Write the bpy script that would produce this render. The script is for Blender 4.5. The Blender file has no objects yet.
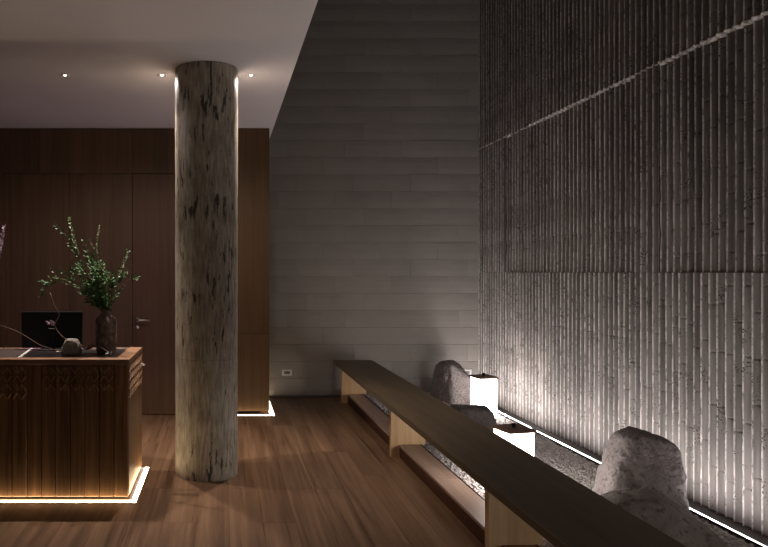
import bpy, bmesh, math, random
import numpy as np
from mathutils import Vector, noise, Matrix

random.seed(7)
rng = np.random.default_rng(7)
S = bpy.context.scene
C = bpy.context.collection
PI = math.pi

# ------------------------------------------------------------------ camera
F = 680.0                      # focal length in pixels of the 768 x 547 frame
cam_d = bpy.data.cameras.new('camera')
cam = bpy.data.objects.new('camera', cam_d)
C.objects.link(cam)
cam.location = (0, 0, 1.4)
cam.rotation_euler = (PI / 2, 0, 0)
cam_d.sensor_width = 36.0
cam_d.lens = 36.0 * F / 768
cam_d.shift_x = (384 - 223) / 768
cam_d.shift_y = -1.5 / 768
cam_d.clip_start = 0.05
S.camera = cam

# ------------------------------------------------------------------ world (dim evening light from the open front of the lobby)
W = bpy.data.worlds.new('world')
S.world = W
W.use_nodes = True
W.node_tree.nodes['Background'].inputs[0].default_value = (0.95, 0.86, 0.84, 1)
W.node_tree.nodes['Background'].inputs[1].default_value = 0.042

vs = S.view_settings
vs.view_transform = 'Standard'
vs.look = 'None'
vs.exposure = 0.0
vs.gamma = 1.0
vs.use_curve_mapping = False

# light levels of the fixtures (used in their builders further down)
SPOT_W = 170.0          # main beam
SPILL_W = 17.0          # wide spill of the same lamp
SPOT_COL = (1.0, 0.84, 0.76)
LANTERN_L = 18.5
LED_WALL_L = 160.0
LED_COUNTER_L = 31.0
LED_BOX_L = 8.0

# ------------------------------------------------------------------ helpers: materials
def new_mat(name, rough=0.6, spec=0.4, metal=0.0, col=(0.5, 0.5, 0.5)):
    m = bpy.data.materials.new(name)
    m.use_nodes = True
    nt = m.node_tree
    b = nt.nodes['Principled BSDF']
    b.inputs['Base Color'].default_value = (*col, 1)
    b.inputs['Roughness'].default_value = rough
    b.inputs['Specular IOR Level'].default_value = spec
    b.inputs['Metallic'].default_value = metal
    return m, nt, b

def nd(nt, t, ins=None, **kw):
    n = nt.nodes.new(t)
    for k, v in kw.items():
        setattr(n, k, v)
    for k, v in (ins or {}).items():
        s = n.inputs[k]
        if hasattr(v, 'is_output'):
            nt.links.new(v, s)
        else:
            s.default_value = v
    return n

def coords(nt, scale, rand=True):
    tc = nd(nt, 'ShaderNodeTexCoord')
    out = tc.outputs['Object']
    if rand:
        oi = nd(nt, 'ShaderNodeObjectInfo')
        mul = nd(nt, 'ShaderNodeMath', {0: oi.outputs['Random'], 1: 37.0}, operation='MULTIPLY')
        cx = nd(nt, 'ShaderNodeCombineXYZ', {0: mul.outputs[0], 1: mul.outputs[0], 2: mul.outputs[0]})
        add = nd(nt, 'ShaderNodeVectorMath', {0: out, 1: cx.outputs[0]}, operation='ADD')
        out = add.outputs[0]
    mp = nd(nt, 'ShaderNodeVectorMath', {0: out, 1: scale}, operation='MULTIPLY')
    return mp.outputs[0]

def ramp(nt, fac, stops):
    r = nd(nt, 'ShaderNodeValToRGB', {0: fac})
    el = r.color_ramp.elements
    el[0].position, el[0].color = stops[0][0], (*stops[0][1], 1)
    el[1].position, el[1].color = stops[-1][0], (*stops[-1][1], 1)
    for p, c in stops[1:-1]:
        e = el.new(p)
        e.color = (*c, 1)
    return r.outputs[0]

def fnoise(nt, vec, scale, detail=4.0, rough=0.55, dist=0.0):
    return nd(nt, 'ShaderNodeTexNoise', {'Vector': vec, 'Scale': scale, 'Detail': detail, 'Roughness': rough, 'Distortion': dist}).outputs[0]

def bump(nt, b, height, strength, dist=0.01):
    bn = nd(nt, 'ShaderNodeBump', {'Height': height, 'Strength': strength, 'Distance': dist})
    nt.links.new(bn.outputs[0], b.inputs['Normal'])

def mix(nt, fac, a, b, mode='MIX'):
    n = nd(nt, 'ShaderNodeMix', data_type='RGBA', blend_type=mode)
    for i, v in ((0, fac), (6, a), (7, b)):
        if hasattr(v, 'is_output'):
            nt.links.new(v, n.inputs[i])
        else:
            n.inputs[i].default_value = v if i == 0 else (*v, 1)
    return n.outputs[2]

def wood(name, dark, light, axis='Z', rough=0.45, spec=0.4, fine=60.0, long=2.2, var=0.25, bstr=0.15):
    """procedural timber: stretched noise along the grain, every board shifted by its own random value"""
    m, nt, b = new_mat(name, rough, spec)
    sc = {'X': (long, fine, fine), 'Y': (fine, long, fine), 'Z': (fine, fine, long)}[axis]
    v = coords(nt, sc)
    g1 = fnoise(nt, v, 1.0, 5, 0.6, 0.6)
    sc2 = tuple(s * 0.22 for s in sc)
    v2 = coords(nt, sc2)
    g2 = fnoise(nt, v2, 1.0, 3, 0.5, 1.5)
    f = nd(nt, 'ShaderNodeMath', {0: g1, 1: g2}, operation='ADD')
    f2 = nd(nt, 'ShaderNodeMath', {0: f.outputs[0], 1: 0.5}, operation='MULTIPLY')
    col = ramp(nt, f2.outputs[0], [(0.34, dark), (0.66, light)])
    oi = nd(nt, 'ShaderNodeObjectInfo')
    vr = nd(nt, 'ShaderNodeMapRange', {0: oi.outputs['Random'], 3: 1 - var, 4: 1 + var})
    hs = nd(nt, 'ShaderNodeHueSaturation', {'Value': vr.outputs[0], 'Color': col})
    nt.links.new(hs.outputs[0], b.inputs['Base Color'])
    bump(nt, b, g1, bstr, 0.004)
    return m

def emit(name, col, strength):
    m = bpy.data.materials.new(name)
    m.use_nodes = True
    nt = m.node_tree
    nt.nodes.remove(nt.nodes['Principled BSDF'])
    e = nd(nt, 'ShaderNodeEmission', {0: (*col, 1), 1: strength})
    nt.links.new(e.outputs[0], nt.nodes['Material Output'].inputs[0])
    return m

M = {}
M['floor'] = wood('floor_oak', (0.066, 0.034, 0.017), (0.200, 0.118, 0.065), 'Y', 0.36, 0.38, 38, 1.1, 0.03, 0.14)
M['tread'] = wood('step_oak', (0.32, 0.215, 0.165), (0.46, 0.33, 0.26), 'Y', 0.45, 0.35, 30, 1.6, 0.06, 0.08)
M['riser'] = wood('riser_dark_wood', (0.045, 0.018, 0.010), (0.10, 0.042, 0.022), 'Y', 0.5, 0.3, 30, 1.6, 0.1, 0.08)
M['bench'] = wood('bench_top_wood', (0.072, 0.051, 0.026), (0.138, 0.099, 0.054), 'Y', 0.50, 0.35, 34, 1.2, 0.02, 0.06)
M['leg'] = wood('bench_leg_pine', (0.42, 0.26, 0.12), (0.64, 0.44, 0.23), 'Z', 0.5, 0.35, 26, 2.0, 0.06, 0.05)
M['counter'] = wood('counter_cedar', (0.085, 0.040, 0.016), (0.26, 0.137, 0.057), 'Z', 0.45, 0.35, 46, 2.0, 0.16, 0.15)
M['carved'] = wood('carved_cedar_pale', (0.20, 0.105, 0.048), (0.42, 0.25, 0.125), 'Z', 0.5, 0.35, 46, 3.0, 0.10, 0.1)
M['countertop'] = wood('counter_frame_wood', (0.20, 0.105, 0.055), (0.34, 0.20, 0.115), 'X', 0.4, 0.4, 40, 2.0, 0.05, 0.08)
M['panel'] = wood('panel_walnut', (0.082, 0.049, 0.027), (0.140, 0.084, 0.046), 'Z', 0.5, 0.3, 34, 1.0, 0.10, 0.06)
M['door'] = wood('door_walnut', (0.080, 0.044, 0.023), (0.122, 0.069, 0.037), 'Z', 0.5, 0.3, 34, 1.0, 0.05, 0.06)
M['boxwood'] = wood('cladding_walnut', (0.092, 0.051, 0.021), (0.152, 0.088, 0.039), 'Z', 0.5, 0.3, 34, 1.0, 0.05, 0.06)
M['lidwood'] = wood('lantern_lid_wood', (0.10, 0.06, 0.04), (0.22, 0.135, 0.085), 'X', 0.5, 0.35, 60, 6, 0.05, 0.08)
M['black'] = new_mat('black_gap', 0.9, 0.1, 0, (0.01, 0.008, 0.007))[0]
M['blackglass'] = new_mat('black_counter_inset', 0.28, 0.4, 0, (0.016, 0.013, 0.013))[0]
M['browninset'] = new_mat('brown_leather_inset', 0.4, 0.4, 0, (0.06, 0.046, 0.042))[0]
M['whitetrim'] = new_mat('pale_metal_trim', 0.35, 0.5, 0.0, (0.72, 0.70, 0.68))[0]
M['steel'] = new_mat('brushed_steel', 0.35, 0.5, 1.0, (0.65, 0.62, 0.62))[0]
M['monitor'] = new_mat('monitor_black_plastic', 0.55, 0.35, 0, (0.009, 0.009, 0.010))[0]
M['monitoredge'] = new_mat('monitor_bezel', 0.35, 0.5, 0, (0.05, 0.05, 0.055))[0]
M['socket'] = new_mat('socket_plastic', 0.5, 0.4, 0, (0.62, 0.58, 0.56))[0]
M['socketdark'] = new_mat('socket_hole', 0.7, 0.2, 0, (0.16, 0.15, 0.15))[0]
M['ledwall'] = emit('led_wall_white', (1.0, 0.935, 0.92), LED_WALL_L)
M['ledcounter'] = emit('led_warm_counter', (1.0, 0.74, 0.44), LED_COUNTER_L)
M['ledbox'] = emit('led_warm_cladding', (1.0, 0.78, 0.54), LED_BOX_L)
M['lantern'] = emit('lantern_paper_glow', (1.0, 0.91, 0.86), LANTERN_L)
M['screen'] = emit('monitor_screen_glow', (0.64, 0.36, 1.0), 4.0)
M['lens'] = emit('downlight_lens', (1.0, 0.90, 0.80), 9.0)
M['knob'] = new_mat('dark_bronze', 0.5, 0.4, 0.6, (0.03, 0.022, 0.018))[0]

# painted ceiling plaster
m, nt, b = new_mat('ceiling_plaster', 0.9, 0.2)
v = coords(nt, (1, 1, 1), False)
nt.links.new(ramp(nt, fnoise(nt, v, 0.9, 3), [(0.3, (0.73, 0.71, 0.76)), (0.7, (0.79, 0.77, 0.82))]), b.inputs['Base Color'])
bump(nt, b, fnoise(nt, v, 40, 3), 0.08, 0.004)
M['ceiling'] = m

# painted concrete blocks
m, nt, b = new_mat('grey_block', 0.82, 0.3)
v = coords(nt, (1, 1, 1))
c1 = ramp(nt, fnoise(nt, v, 2.2, 4), [(0.3, (0.248, 0.226, 0.207)), (0.7, (0.290, 0.264, 0.243))])
oi = nd(nt, 'ShaderNodeObjectInfo')
vr = nd(nt, 'ShaderNodeMapRange', {0: oi.outputs['Random'], 3: 0.975, 4: 1.025})
hs = nd(nt, 'ShaderNodeHueSaturation', {'Value': vr.outputs[0], 'Color': c1})
nt.links.new(hs.outputs[0], b.inputs['Base Color'])
bump(nt, b, fnoise(nt, v, 55, 4), 0.25, 0.004)
M['block'] = m
M['mortar'] = new_mat('block_joint', 0.9, 0.1, 0, (0.20, 0.182, 0.166))[0]
M['darkground'] = new_mat('dark_grit', 0.95, 0.1, 0, (0.10, 0.094, 0.09))[0]
M['plainwall'] = new_mat('plain_dark_wall', 0.9, 0.2, 0, (0.20, 0.17, 0.15))[0]

# bamboo-formed concrete: stains, dust, light painted on the ridges and small air-bubble pits
def bamboo_mat():
    m, nt, b = new_mat('bamboo_formed_concrete', 0.70, 0.30)
    v = coords(nt, (1, 1, 1))
    vs_ = coords(nt, (30, 30, 2.0))
    big = fnoise(nt, v, 2.0, 4)
    streak = fnoise(nt, vs_, 1.0, 4)
    col = ramp(nt, big, [(0.3, (0.158, 0.143, 0.133)), (0.7, (0.235, 0.214, 0.202))])
    col = mix(nt, 0.45, col, ramp(nt, streak, [(0.35, (0.085, 0.074, 0.067)), (0.68, (0.30, 0.276, 0.264))]))
    # the sharp ridges between two canes have a paler worn skin that also paints the light they catch
    tc = nd(nt, 'ShaderNodeTexCoord')
    sx = nd(nt, 'ShaderNodeSeparateXYZ', {0: tc.outputs['Object']})
    u = nd(nt, 'ShaderNodeMath', {0: sx.outputs[1], 1: 0.03275}, operation='SUBTRACT')
    u = nd(nt, 'ShaderNodeMath', {0: u.outputs[0]}, operation='ABSOLUTE')
    rg = nd(nt, 'ShaderNodeMapRange', {0: u.outputs[0], 1: 0.0262, 2: 0.0305})
    wn = nd(nt, 'ShaderNodeMapRange', {0: fnoise(nt, v, 30.0, 4), 1: 0.30, 2: 0.55})
    rf = nd(nt, 'ShaderNodeMath', {0: rg.outputs[0], 1: wn.outputs[0]}, operation='MULTIPLY')
    col = mix(nt, rf.outputs[0], col, (0.66, 0.62, 0.59))
    vo = nd(nt, 'ShaderNodeTexVoronoi', {'Vector': v, 'Scale': 75.0, 'Randomness': 1.0})
    rad = nd(nt, 'ShaderNodeMapRange', {0: fnoise(nt, v, 6.0, 2), 1: 0.44, 2: 0.70, 3: 0.0, 4: 0.44})
    pit = nd(nt, 'ShaderNodeMath', {0: vo.outputs['Distance'], 1: rad.outputs[0]}, operation='LESS_THAN')
    col = mix(nt, pit.outputs[0], col, (0.085, 0.074, 0.066))
    oi = nd(nt, 'ShaderNodeObjectInfo')
    vr = nd(nt, 'ShaderNodeMapRange', {0: oi.outputs['Random'], 3: 0.78, 4: 1.16})
    col = nd(nt, 'ShaderNodeHueSaturation', {'Value': vr.outputs[0], 'Color': col}).outputs[0]
    nt.links.new(col, b.inputs['Base Color'])
    fine = fnoise(nt, v, 70, 4, 0.65)
    h = nd(nt, 'ShaderNodeMath', {0: fine, 1: pit.outputs[0]}, operation='SUBTRACT')
    bump(nt, b, h.outputs[0], 0.6, 0.005)
    return m
M['bamboo'] = bamboo_mat()

# round column: board-marked concrete with vertical dark pits
m, nt, b = new_mat('weathered_column_concrete', 0.55, 0.4)
v = coords(nt, (1, 1, 1), False)
vz = coords(nt, (36, 36, 7.5), False)
vz2 = coords(nt, (64, 64, 8.0), False)
base = ramp(nt, fnoise(nt, v, 6.0, 6, 0.65), [(0.30, (0.20, 0.170, 0.122)), (0.70, (0.45, 0.400, 0.318))])
base = mix(nt, 0.5, base, ramp(nt, fnoise(nt, vz2, 1.0, 4), [(0.36, (0.15, 0.128, 0.095)), (0.64, (0.55, 0.500, 0.415))]))
patch = fnoise(nt, v, 1.9, 2)
p1 = fnoise(nt, vz, 1.0, 5, 0.62)
thr = nd(nt, 'ShaderNodeMapRange', {0: patch, 1: 0.35, 2: 0.65, 3: 0.67, 4: 0.515})
pf = nd(nt, 'ShaderNodeMath', {0: p1, 1: thr.outputs[0]}, operation='SUBTRACT')
pf2 = nd(nt, 'ShaderNodeMapRange', {0: pf.outputs[0], 1: 0.0, 2: 0.05})
col = mix(nt, pf2.outputs[0], base, (0.055, 0.046, 0.036))
nt.links.new(col, b.inputs['Base Color'])
hh = nd(nt, 'ShaderNodeMath', {0: fnoise(nt, vz2, 1.0, 4), 1: pf2.outputs[0]}, operation='SUBTRACT')
bump(nt, b, hh.outputs[0], 0.5, 0.006)
M['column'] = m

def rock_mat(name, c0, c1, pit_scale, pit_amt, rough=0.85):
    m, nt, b = new_mat(name, rough, 0.25)
    v = coords(nt, (1, 1, 1))
    n1 = fnoise(nt, v, 5.0, 6, 0.65)
    n2 = fnoise(nt, v, pit_scale, 5, 0.7)
    col = ramp(nt, n1, [(0.3, c0), (0.7, c1)])
    col = mix(nt, ramp(nt, n2, [(0.36, (1, 1, 1)), (0.50, (0, 0, 0))]), col, tuple(x * 0.65 for x in c0))
    nt.links.new(col, b.inputs['Base Color'])
    bump(nt, b, n2, pit_amt, 0.03)
    return m
M['rock'] = rock_mat('grey_boulder', (0.25, 0.215, 0.21), (0.40, 0.355, 0.345), 48, 1.0)
M['rock_dark'] = rock_mat('dark_boulder', (0.075, 0.066, 0.062), (0.14, 0.124, 0.118), 26, 0.6)
M['rock_mid'] = rock_mat('brown_grey_boulder', (0.17, 0.148, 0.13), (0.31, 0.275, 0.25), 26, 0.8)
M['rock_small'] = rock_mat('pale_stone', (0.20, 0.18, 0.15), (0.42, 0.39, 0.34), 60, 0.6)

m, nt, b = new_mat('gravel_stone', 0.85, 0.25)
v = coords(nt, (1, 1, 1), False)
nt.links.new(ramp(nt, fnoise(nt, v, 60, 2), [(0.3, (0.30, 0.275, 0.265)), (0.7, (0.62, 0.58, 0.565))]), b.inputs['Base Color'])
M['gravel'] = m

m, nt, b = new_mat('rustic_stoneware', 0.8, 0.25)
v = coords(nt, (1, 1, 1), False)
nt.links.new(ramp(nt, fnoise(nt, v, 22, 5), [(0.35, (0.06, 0.043, 0.036)), (0.58, (0.22, 0.17, 0.14)), (0.72, (0.42, 0.35, 0.30))]), b.inputs['Base Color'])
bump(nt, b, fnoise(nt, v, 50, 4), 0.5, 0.004)
M['vase'] = m
M['twig'] = wood('twig_bark', (0.09, 0.055, 0.045), (0.22, 0.15, 0.12), 'Z', 0.8, 0.2, 60, 20, 0.1, 0.2)
M['stem'] = wood('stem_bark', (0.08, 0.065, 0.035), (0.18, 0.14, 0.08), 'Z', 0.8, 0.2, 60, 20, 0.1, 0.2)
def leaf_mat(name, a, c):
    m, nt, b = new_mat(name, 0.5, 0.35)
    v = coords(nt, (1, 1, 1), False)
    nt.links.new(ramp(nt, fnoise(nt, v, 40, 2), [(0.35, a), (0.65, c)]), b.inputs['Base Color'])
    return m
M['leaf'] = leaf_mat('green_leaf', (0.034, 0.088, 0.028), (0.105, 0.22, 0.066))
M['leaf_pale'] = leaf_mat('pale_leaf', (0.20, 0.30, 0.15), (0.42, 0.52, 0.34))
M['petal'] = leaf_mat('mauve_petal', (0.34, 0.24, 0.36), (0.62, 0.50, 0.62))

# ------------------------------------------------------------------ helpers: geometry
def link(name, me, mat, parent=None, loc=(0, 0, 0), rotz=0.0, smooth=False):
    if mat and not me.materials:
        me.materials.append(mat)
    if smooth:
        for p in me.polygons:
            p.use_smooth = True
    o = bpy.data.objects.new(name, me)
    C.objects.link(o)
    o.location = loc
    o.rotation_euler = (0, 0, rotz)
    if parent:
        o.parent = parent
    return o

def bm_mesh(bm, name):
    me = bpy.data.meshes.new(name)
    bm.normal_update()
    bm.to_mesh(me)
    bm.free()
    return me

def box_mesh(name, x0, x1, y0, y1, z0, z1, bev=0.0, seg=1):
    bm = bmesh.new()
    bmesh.ops.create_cube(bm, size=1)
    for v in bm.verts:
        v.co = Vector(((x0 + x1) / 2 + v.co.x * (x1 - x0), (y0 + y1) / 2 + v.co.y * (y1 - y0), (z0 + z1) / 2 + v.co.z * (z1 - z0)))
    if bev:
        bmesh.ops.bevel(bm, geom=list(bm.edges), offset=bev, segments=seg, profile=0.5, affect='EDGES')
    return bm_mesh(bm, name)

def box(name, x0, x1, y0, y1, z0, z1, mat, parent=None, bev=0.0, **k):
    return link(name, box_mesh(name, x0, x1, y0, y1, z0, z1, bev), mat, parent, **k)

def prism(name, pts, axis, a, b_, mat, parent=None):
    """extrude a 2D outline; axis 'Y': pts are (x, z); axis 'X': pts are (y, z); axis 'Z': pts are (x, y)"""
    def P(p, t):
        return {'Y': (p[0], t, p[1]), 'X': (t, p[0], p[1]), 'Z': (p[0], p[1], t)}[axis]
    n = len(pts)
    vs_ = [P(p, a) for p in pts] + [P(p, b_) for p in pts]
    fs = [list(range(n)), list(range(2 * n - 1, n - 1, -1))] + [[i, (i + 1) % n + 0, (i + 1) % n + n, i + n][::-1] for i in range(n)]
    me = bpy.data.meshes.new(name)
    me.from_pydata(vs_, [], fs)
    bm = bmesh.new(); bm.from_mesh(me)
    bmesh.ops.recalc_face_normals(bm, faces=bm.faces)
    bm.to_mesh(me); bm.free()
    return link(name, me, mat, parent)

def lathe(name, prof, seg, mat, parent=None, loc=(0, 0, 0), smooth=True, wob=0.0, cap=True):
    vs_, fs = [], []
    for i, (r, z) in enumerate(prof):
        for k in range(seg):
            a = 2 * PI * k / seg
            rr = r * (1 + wob * noise.noise(Vector((math.cos(a) * 2, math.sin(a) * 2, z * 9))))
            vs_.append((rr * math.cos(a), rr * math.sin(a), z))
    for i in range(len(prof) - 1):
        for k in range(seg):
            a, b_ = i * seg + k, i * seg + (k + 1) % seg
            fs.append((a, b_, b_ + seg, a + seg))
    if cap:
        b0 = len(vs_)
        vs_ += vs_[:seg] + vs_[(len(prof) - 1) * seg:len(prof) * seg]
        fs.append(tuple(b0 + k for k in range(seg))[::-1])
        fs.append(tuple(b0 + seg + k for k in range(seg)))
    me = bpy.data.meshes.new(name)
    me.from_pydata(vs_, [], fs)
    return link(name, me, mat, parent, loc, 0, smooth)

def tube_into(vs_, fs, pts, rads, seg=6):
    base = len(vs_)
    n = len(pts)
    pts = [Vector(p) for p in pts]
    for i, p in enumerate(pts):
        t = (pts[min(i + 1, n - 1)] - pts[max(i - 1, 0)]).normalized()
        u = t.orthogonal().normalized() if i == 0 else (u - t * u.dot(t)).normalized()
        w = t.cross(u)
        for k in range(seg):
            a = 2 * PI * k / seg
            vs_.append(p + (u * math.cos(a) + w * math.sin(a)) * rads[i])
    for i in range(n - 1):
        for k in range(seg):
            a, b_ = base + i * seg + k, base + i * seg + (k + 1) % seg
            fs.append((a, b_, b_ + seg, a + seg))
    fs.append(tuple(base + k for k in range(seg))[::-1])
    fs.append(tuple(base + (n - 1) * seg + k for k in range(seg)))

def raw(name, vs_, fs, mat, parent=None, smooth=False, **k):
    me = bpy.data.meshes.new(name)
    me.from_pydata([tuple(v) for v in vs_], [], fs)
    return link(name, me, mat, parent, smooth=smooth, **k)

def thing(name, label, cat, loc=(0, 0, 0), group=None, rotz=0.0):
    o = bpy.data.objects.new(name, None)
    C.objects.link(o)
    o.location = loc
    o.rotation_euler = (0, 0, rotz)
    o.empty_display_size = 0.1
    o['label'] = label
    o['category'] = cat
    if group:
        o['group'] = group
    return o

def tag(o, label, cat, group=None):
    o['label'] = label
    o['category'] = cat
    if group:
        o['group'] = group
    return o

def struct(o, label, cat):
    o['kind'] = 'structure'
    o['label'] = label
    o['category'] = cat
    return o

# ------------------------------------------------------------------ dimensions
CEIL = 2.81          # low ceiling over the reception side
TOP = 5.6            # high ceiling over the garden side
YB = 7.616           # back wall
YP = 6.66            # front of the timber wall
XE = 0.493           # edge of the low ceiling
XW = 2.905           # back of the bamboo-cast wall
XL = -4.2            # left wall
YR = -1.6            # open front of the lobby, behind the camera
STEP_X0, STEP_X1, STEP_Z = 1.338, 1.500, 0.095

# ------------------------------------------------------------------ floor with planks
floor = struct(box('floor', XL, STEP_X0 + 0.1, YR, YB, -0.10, -0.022, M['black']), 'brown oak plank floor of the dim lobby', 'floor')
PW = 0.186
plank_me = {}
def plank_mesh(L):
    if L not in plank_me:
        plank_me[L] = box_mesh('plank', 0, PW - 0.0007, 0, L - 0.0006, -0.022, 0, 0.0005)
        plank_me[L].materials.append(M['floor'])
    return plank_me[L]
ncol = int((STEP_X0 - XL) / PW)
for i in range(ncol):
    x = STEP_X0 - 0.001 - (i + 1) * PW
    y = YR
    first = random.choice([0.6, 0.9, 1.2, 1.5, 1.8])
    L = first
    while y < YB - 0.01:
        L = min(L, round(YB - y, 3))
        o = bpy.data.objects.new('plank', plank_mesh(round(L, 3)))
        C.objects.link(o)
        o.location = (x, y, 0)
        o.parent = floor
        y += L
        L = 1.8

# ------------------------------------------------------------------ raised step along the gravel garden
stp = thing('garden_step', 'low wooden step with dark riser running under the long bench', 'step', (STEP_X0, 1.0, 0))
def local(o, t):
    o.parent = t
    o.matrix_parent_inverse = Matrix.Translation(-Vector(t.location))
    return o
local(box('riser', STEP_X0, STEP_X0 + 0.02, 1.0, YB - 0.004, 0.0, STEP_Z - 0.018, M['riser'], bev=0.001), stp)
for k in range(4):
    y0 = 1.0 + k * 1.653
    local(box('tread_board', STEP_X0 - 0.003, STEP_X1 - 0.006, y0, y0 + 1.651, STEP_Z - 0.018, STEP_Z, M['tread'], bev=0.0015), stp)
local(box('edge_trim', STEP_X1 - 0.006, STEP_X1, 1.0, YB - 0.004, -0.02, STEP_Z + 0.003, M['knob']), stp)

# ------------------------------------------------------------------ back wall of blocks
wb = struct(box('wall_back', -1.0, XW + 0.3, YB + 0.02, YB + 0.20, -0.1, TOP, M['mortar']), 'grey painted concrete block wall at the back', 'wall')
BH, BL = 0.1905, 0.640
blk = []
for s in range(5):
    bm = bmesh.new()
    bmesh.ops.create_grid(bm, x_segments=8, y_segments=3, size=0.5)
    for v_ in bm.verts:
        px, pz = v_.co.x * (BL - 0.0012), v_.co.y * (BH - 0.0022)
        e = 0.0
        if abs(abs(v_.co.y) - 0.5) < 1e-4:
            pz += 0.0016 * noise.noise(Vector((px * 9 + s * 11, pz * 40, s)))
            e = 0.0036 + 0.0034 * noise.noise(Vector((px * 6 + s * 5, v_.co.y * 3, s * 2.2)))
        elif abs(abs(v_.co.x) - 0.5) < 1e-4:
            e = 0.0012
        v_.co = Vector((px, e + 0.0012 * noise.noise(Vector((px * 5, pz * 14, s * 3.1))), pz))
    ed = [e for e in bm.edges if e.is_boundary]
    r = bmesh.ops.extrude_edge_only(bm, edges=ed)
    for g in r['geom']:
        if isinstance(g, bmesh.types.BMVert):
            g.co.y = 0.03
    bmesh.ops.recalc_face_normals(bm, faces=bm.faces)
    me = bm_mesh(bm, 'block')
    if me.polygons[0].normal.y > 0:
        me.flip_normals()
    me.materials.append(M['block'])
    blk.append(me)
half = {}
for r_ in range(int(TOP / BH) + 1):
    z = 0.018 + (r_ + 0.5) * BH
    if z > TOP:
        break
    off = [0.0, 0.33, 0.12, 0.46, 0.22][r_ % 5]
    x = 0.30 - off
    while x < XW - 0.04:
        o = bpy.data.objects.new('block', random.choice(blk))
        C.objects.link(o)
        o.location = (x + BL / 2, YB + random.uniform(-0.002, 0.002), z)
        o.rotation_euler = (random.uniform(-0.012, 0.012), random.uniform(-0.0018, 0.0014), 0)
        if random.random() < 0.4:
            o.scale.x = -1
        o.parent = wb
        x += BL

# ------------------------------------------------------------------ bamboo-cast wall on the right
wr = struct(box('wall_right', XW, XW + 0.25, YR, YB + 0.2, -0.1, TOP, M['plainwall']), 'concrete wall cast in bamboo forms, lit from below', 'wall')
BP = 0.0655
SEAM1, SEAM2 = 1.397, 2.775
FD = 0.024
prof_y = [0, 0.0030, 0.0065, 0.0115, 0.018, 0.025, 0.0328, 0.0406, 0.0476, 0.0541, 0.0591, 0.0626, 0.0655]
def flute_depth(y):
    u = abs(2 * y / BP - 1)
    return FD * min(1.0, (u / 0.95) ** 2.1)
prof_d = [flute_depth(y) for y in prof_y]
def flute_mesh(seed, L, flare=False):
    rnd = random.Random(seed)
    zs = [(0.0, 0), ]
    nodes = []
    z = rnd.uniform(0.06, 0.3)
    while z < L - 0.05:
        nodes.append(z)
        z += rnd.uniform(0.24, 0.40)
    z = 0.0
    lev = {0.0: 0.0, L: 0.0}
    for nz in nodes:
        lev[nz - 0.014] = 0.0
        lev[nz - 0.006] = 0.0004
        lev[nz - 0.0018] = 0.0070
        lev[nz + 0.0030] = 0.0065
        lev[nz + 0.007] = -0.0004
        lev[nz + 0.014] = 0.0
        lev[nz + 0.024] = 0.0
    z = 0.05
    while z < L - 0.03:
        if min([abs(z - q) for q in nodes] + [9]) > 0.03:
            lev[z] = 0.0
        z += 0.055
    fh = rnd.uniform(0.022, 0.044)
    if flare:
        lev = {q: d_ for q, d_ in lev.items() if q < L - fh - 0.01 or q == L}
        lev[L - fh] = 0.0
        lev[L - fh * 0.5] = 0.0
    ks = sorted(lev)
    vs_, fs = [], []
    n = len(prof_y)
    for zi in ks:
        dip = lev[zi]
        bow = 0.0018 * noise.noise(Vector((zi * 1.7, seed * 3.3, 0)))
        for j in range(n):
            w = 1 - (prof_d[j] / FD)
            d = prof_d[j] + bow - dip * (0.25 + 0.75 * w)
            if flare and zi > L - fh + 1e-5:
                d += (FD * 0.82 - prof_d[j]) * max(0.0, w) * (zi - L + fh) / fh * (0.8 + 0.4 * noise.noise(Vector((prof_y[j] * 60, seed, zi * 20))))
            if 0 < j < n - 1:
                d += 0.0012 * noise.noise(Vector((zi * 6, prof_y[j] * 90, seed * 5.1)))
            if j in (1, n - 2, 0, n - 1) and zi not in (0.0, L):
                d -= max(0.0, 0.010 * (noise.noise(Vector((zi * 23, j * 2.0 if 0 < j < n - 1 else 0.5, seed * 1.7 if 0 < j < n - 1 else 0))) - 0.15))
            vs_.append((-d, prof_y[j], zi))
    for i in range(len(ks) - 1):
        for j in range(n - 1):
            a = i * n + j
            fs.append((a, a + n, a + n + 1, a + 1))
    # close the two ends back to the wall
    base = len(vs_)
    m_ = len(ks) - 1
    for j in range(n):
        vs_.append((0.03, prof_y[j], 0.0))
    for j in range(n):
        vs_.append((0.03, prof_y[j], L))
    vs_ += [vs_[j] for j in range(n)] + [vs_[m_ * n + j] for j in range(n)]     # own vertices, so the ends stay sharp
    for j in range(n - 1):
        fs.append((base + j, base + 2 * n + j, base + 2 * n + j + 1, base + j + 1))
        fs.append((base + 3 * n + j, base + n + j, base + n + j + 1, base + 3 * n + j + 1))
    me = bpy.data.meshes.new('bamboo_flute')
    me.from_pydata(vs_, [], fs)
    me.materials.append(M['bamboo'])
    for p in me.polygons:
        p.use_smooth = abs(p.normal.z) < 0.8
    return me
tiers = [(0.0, SEAM1, 0.016), (SEAM1 + 0.001, SEAM2, 0.006), (SEAM2 + 0.001, TOP, 0.012)]   # the middle lift sits back a little; its top flares out at the joint
variants = [[flute_mesh(100 * t + s, z1 - z0 - 0.001) for s in range(9)] for t, (z0, z1, pr) in enumerate(tiers)]
nfl = int((YB - 1.75) / BP)
for i in range(nfl):
    y = YB - (i + 1) * BP
    flush_mid = (i < 11) or (i in (44, 45, 46, 47))
    for t, (z0, z1, pr) in enumerate(tiers):
        p = pr
        if t == 1:
            p = 0.0155 if flush_mid else pr
        p += random.uniform(-0.0014, 0.0014)
        o = bpy.data.objects.new('bamboo_flute', random.choice(variants[t]))
        C.objects.link(o)
        o.location = (XW - p, y, z0)
        o.parent = wr

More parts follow.
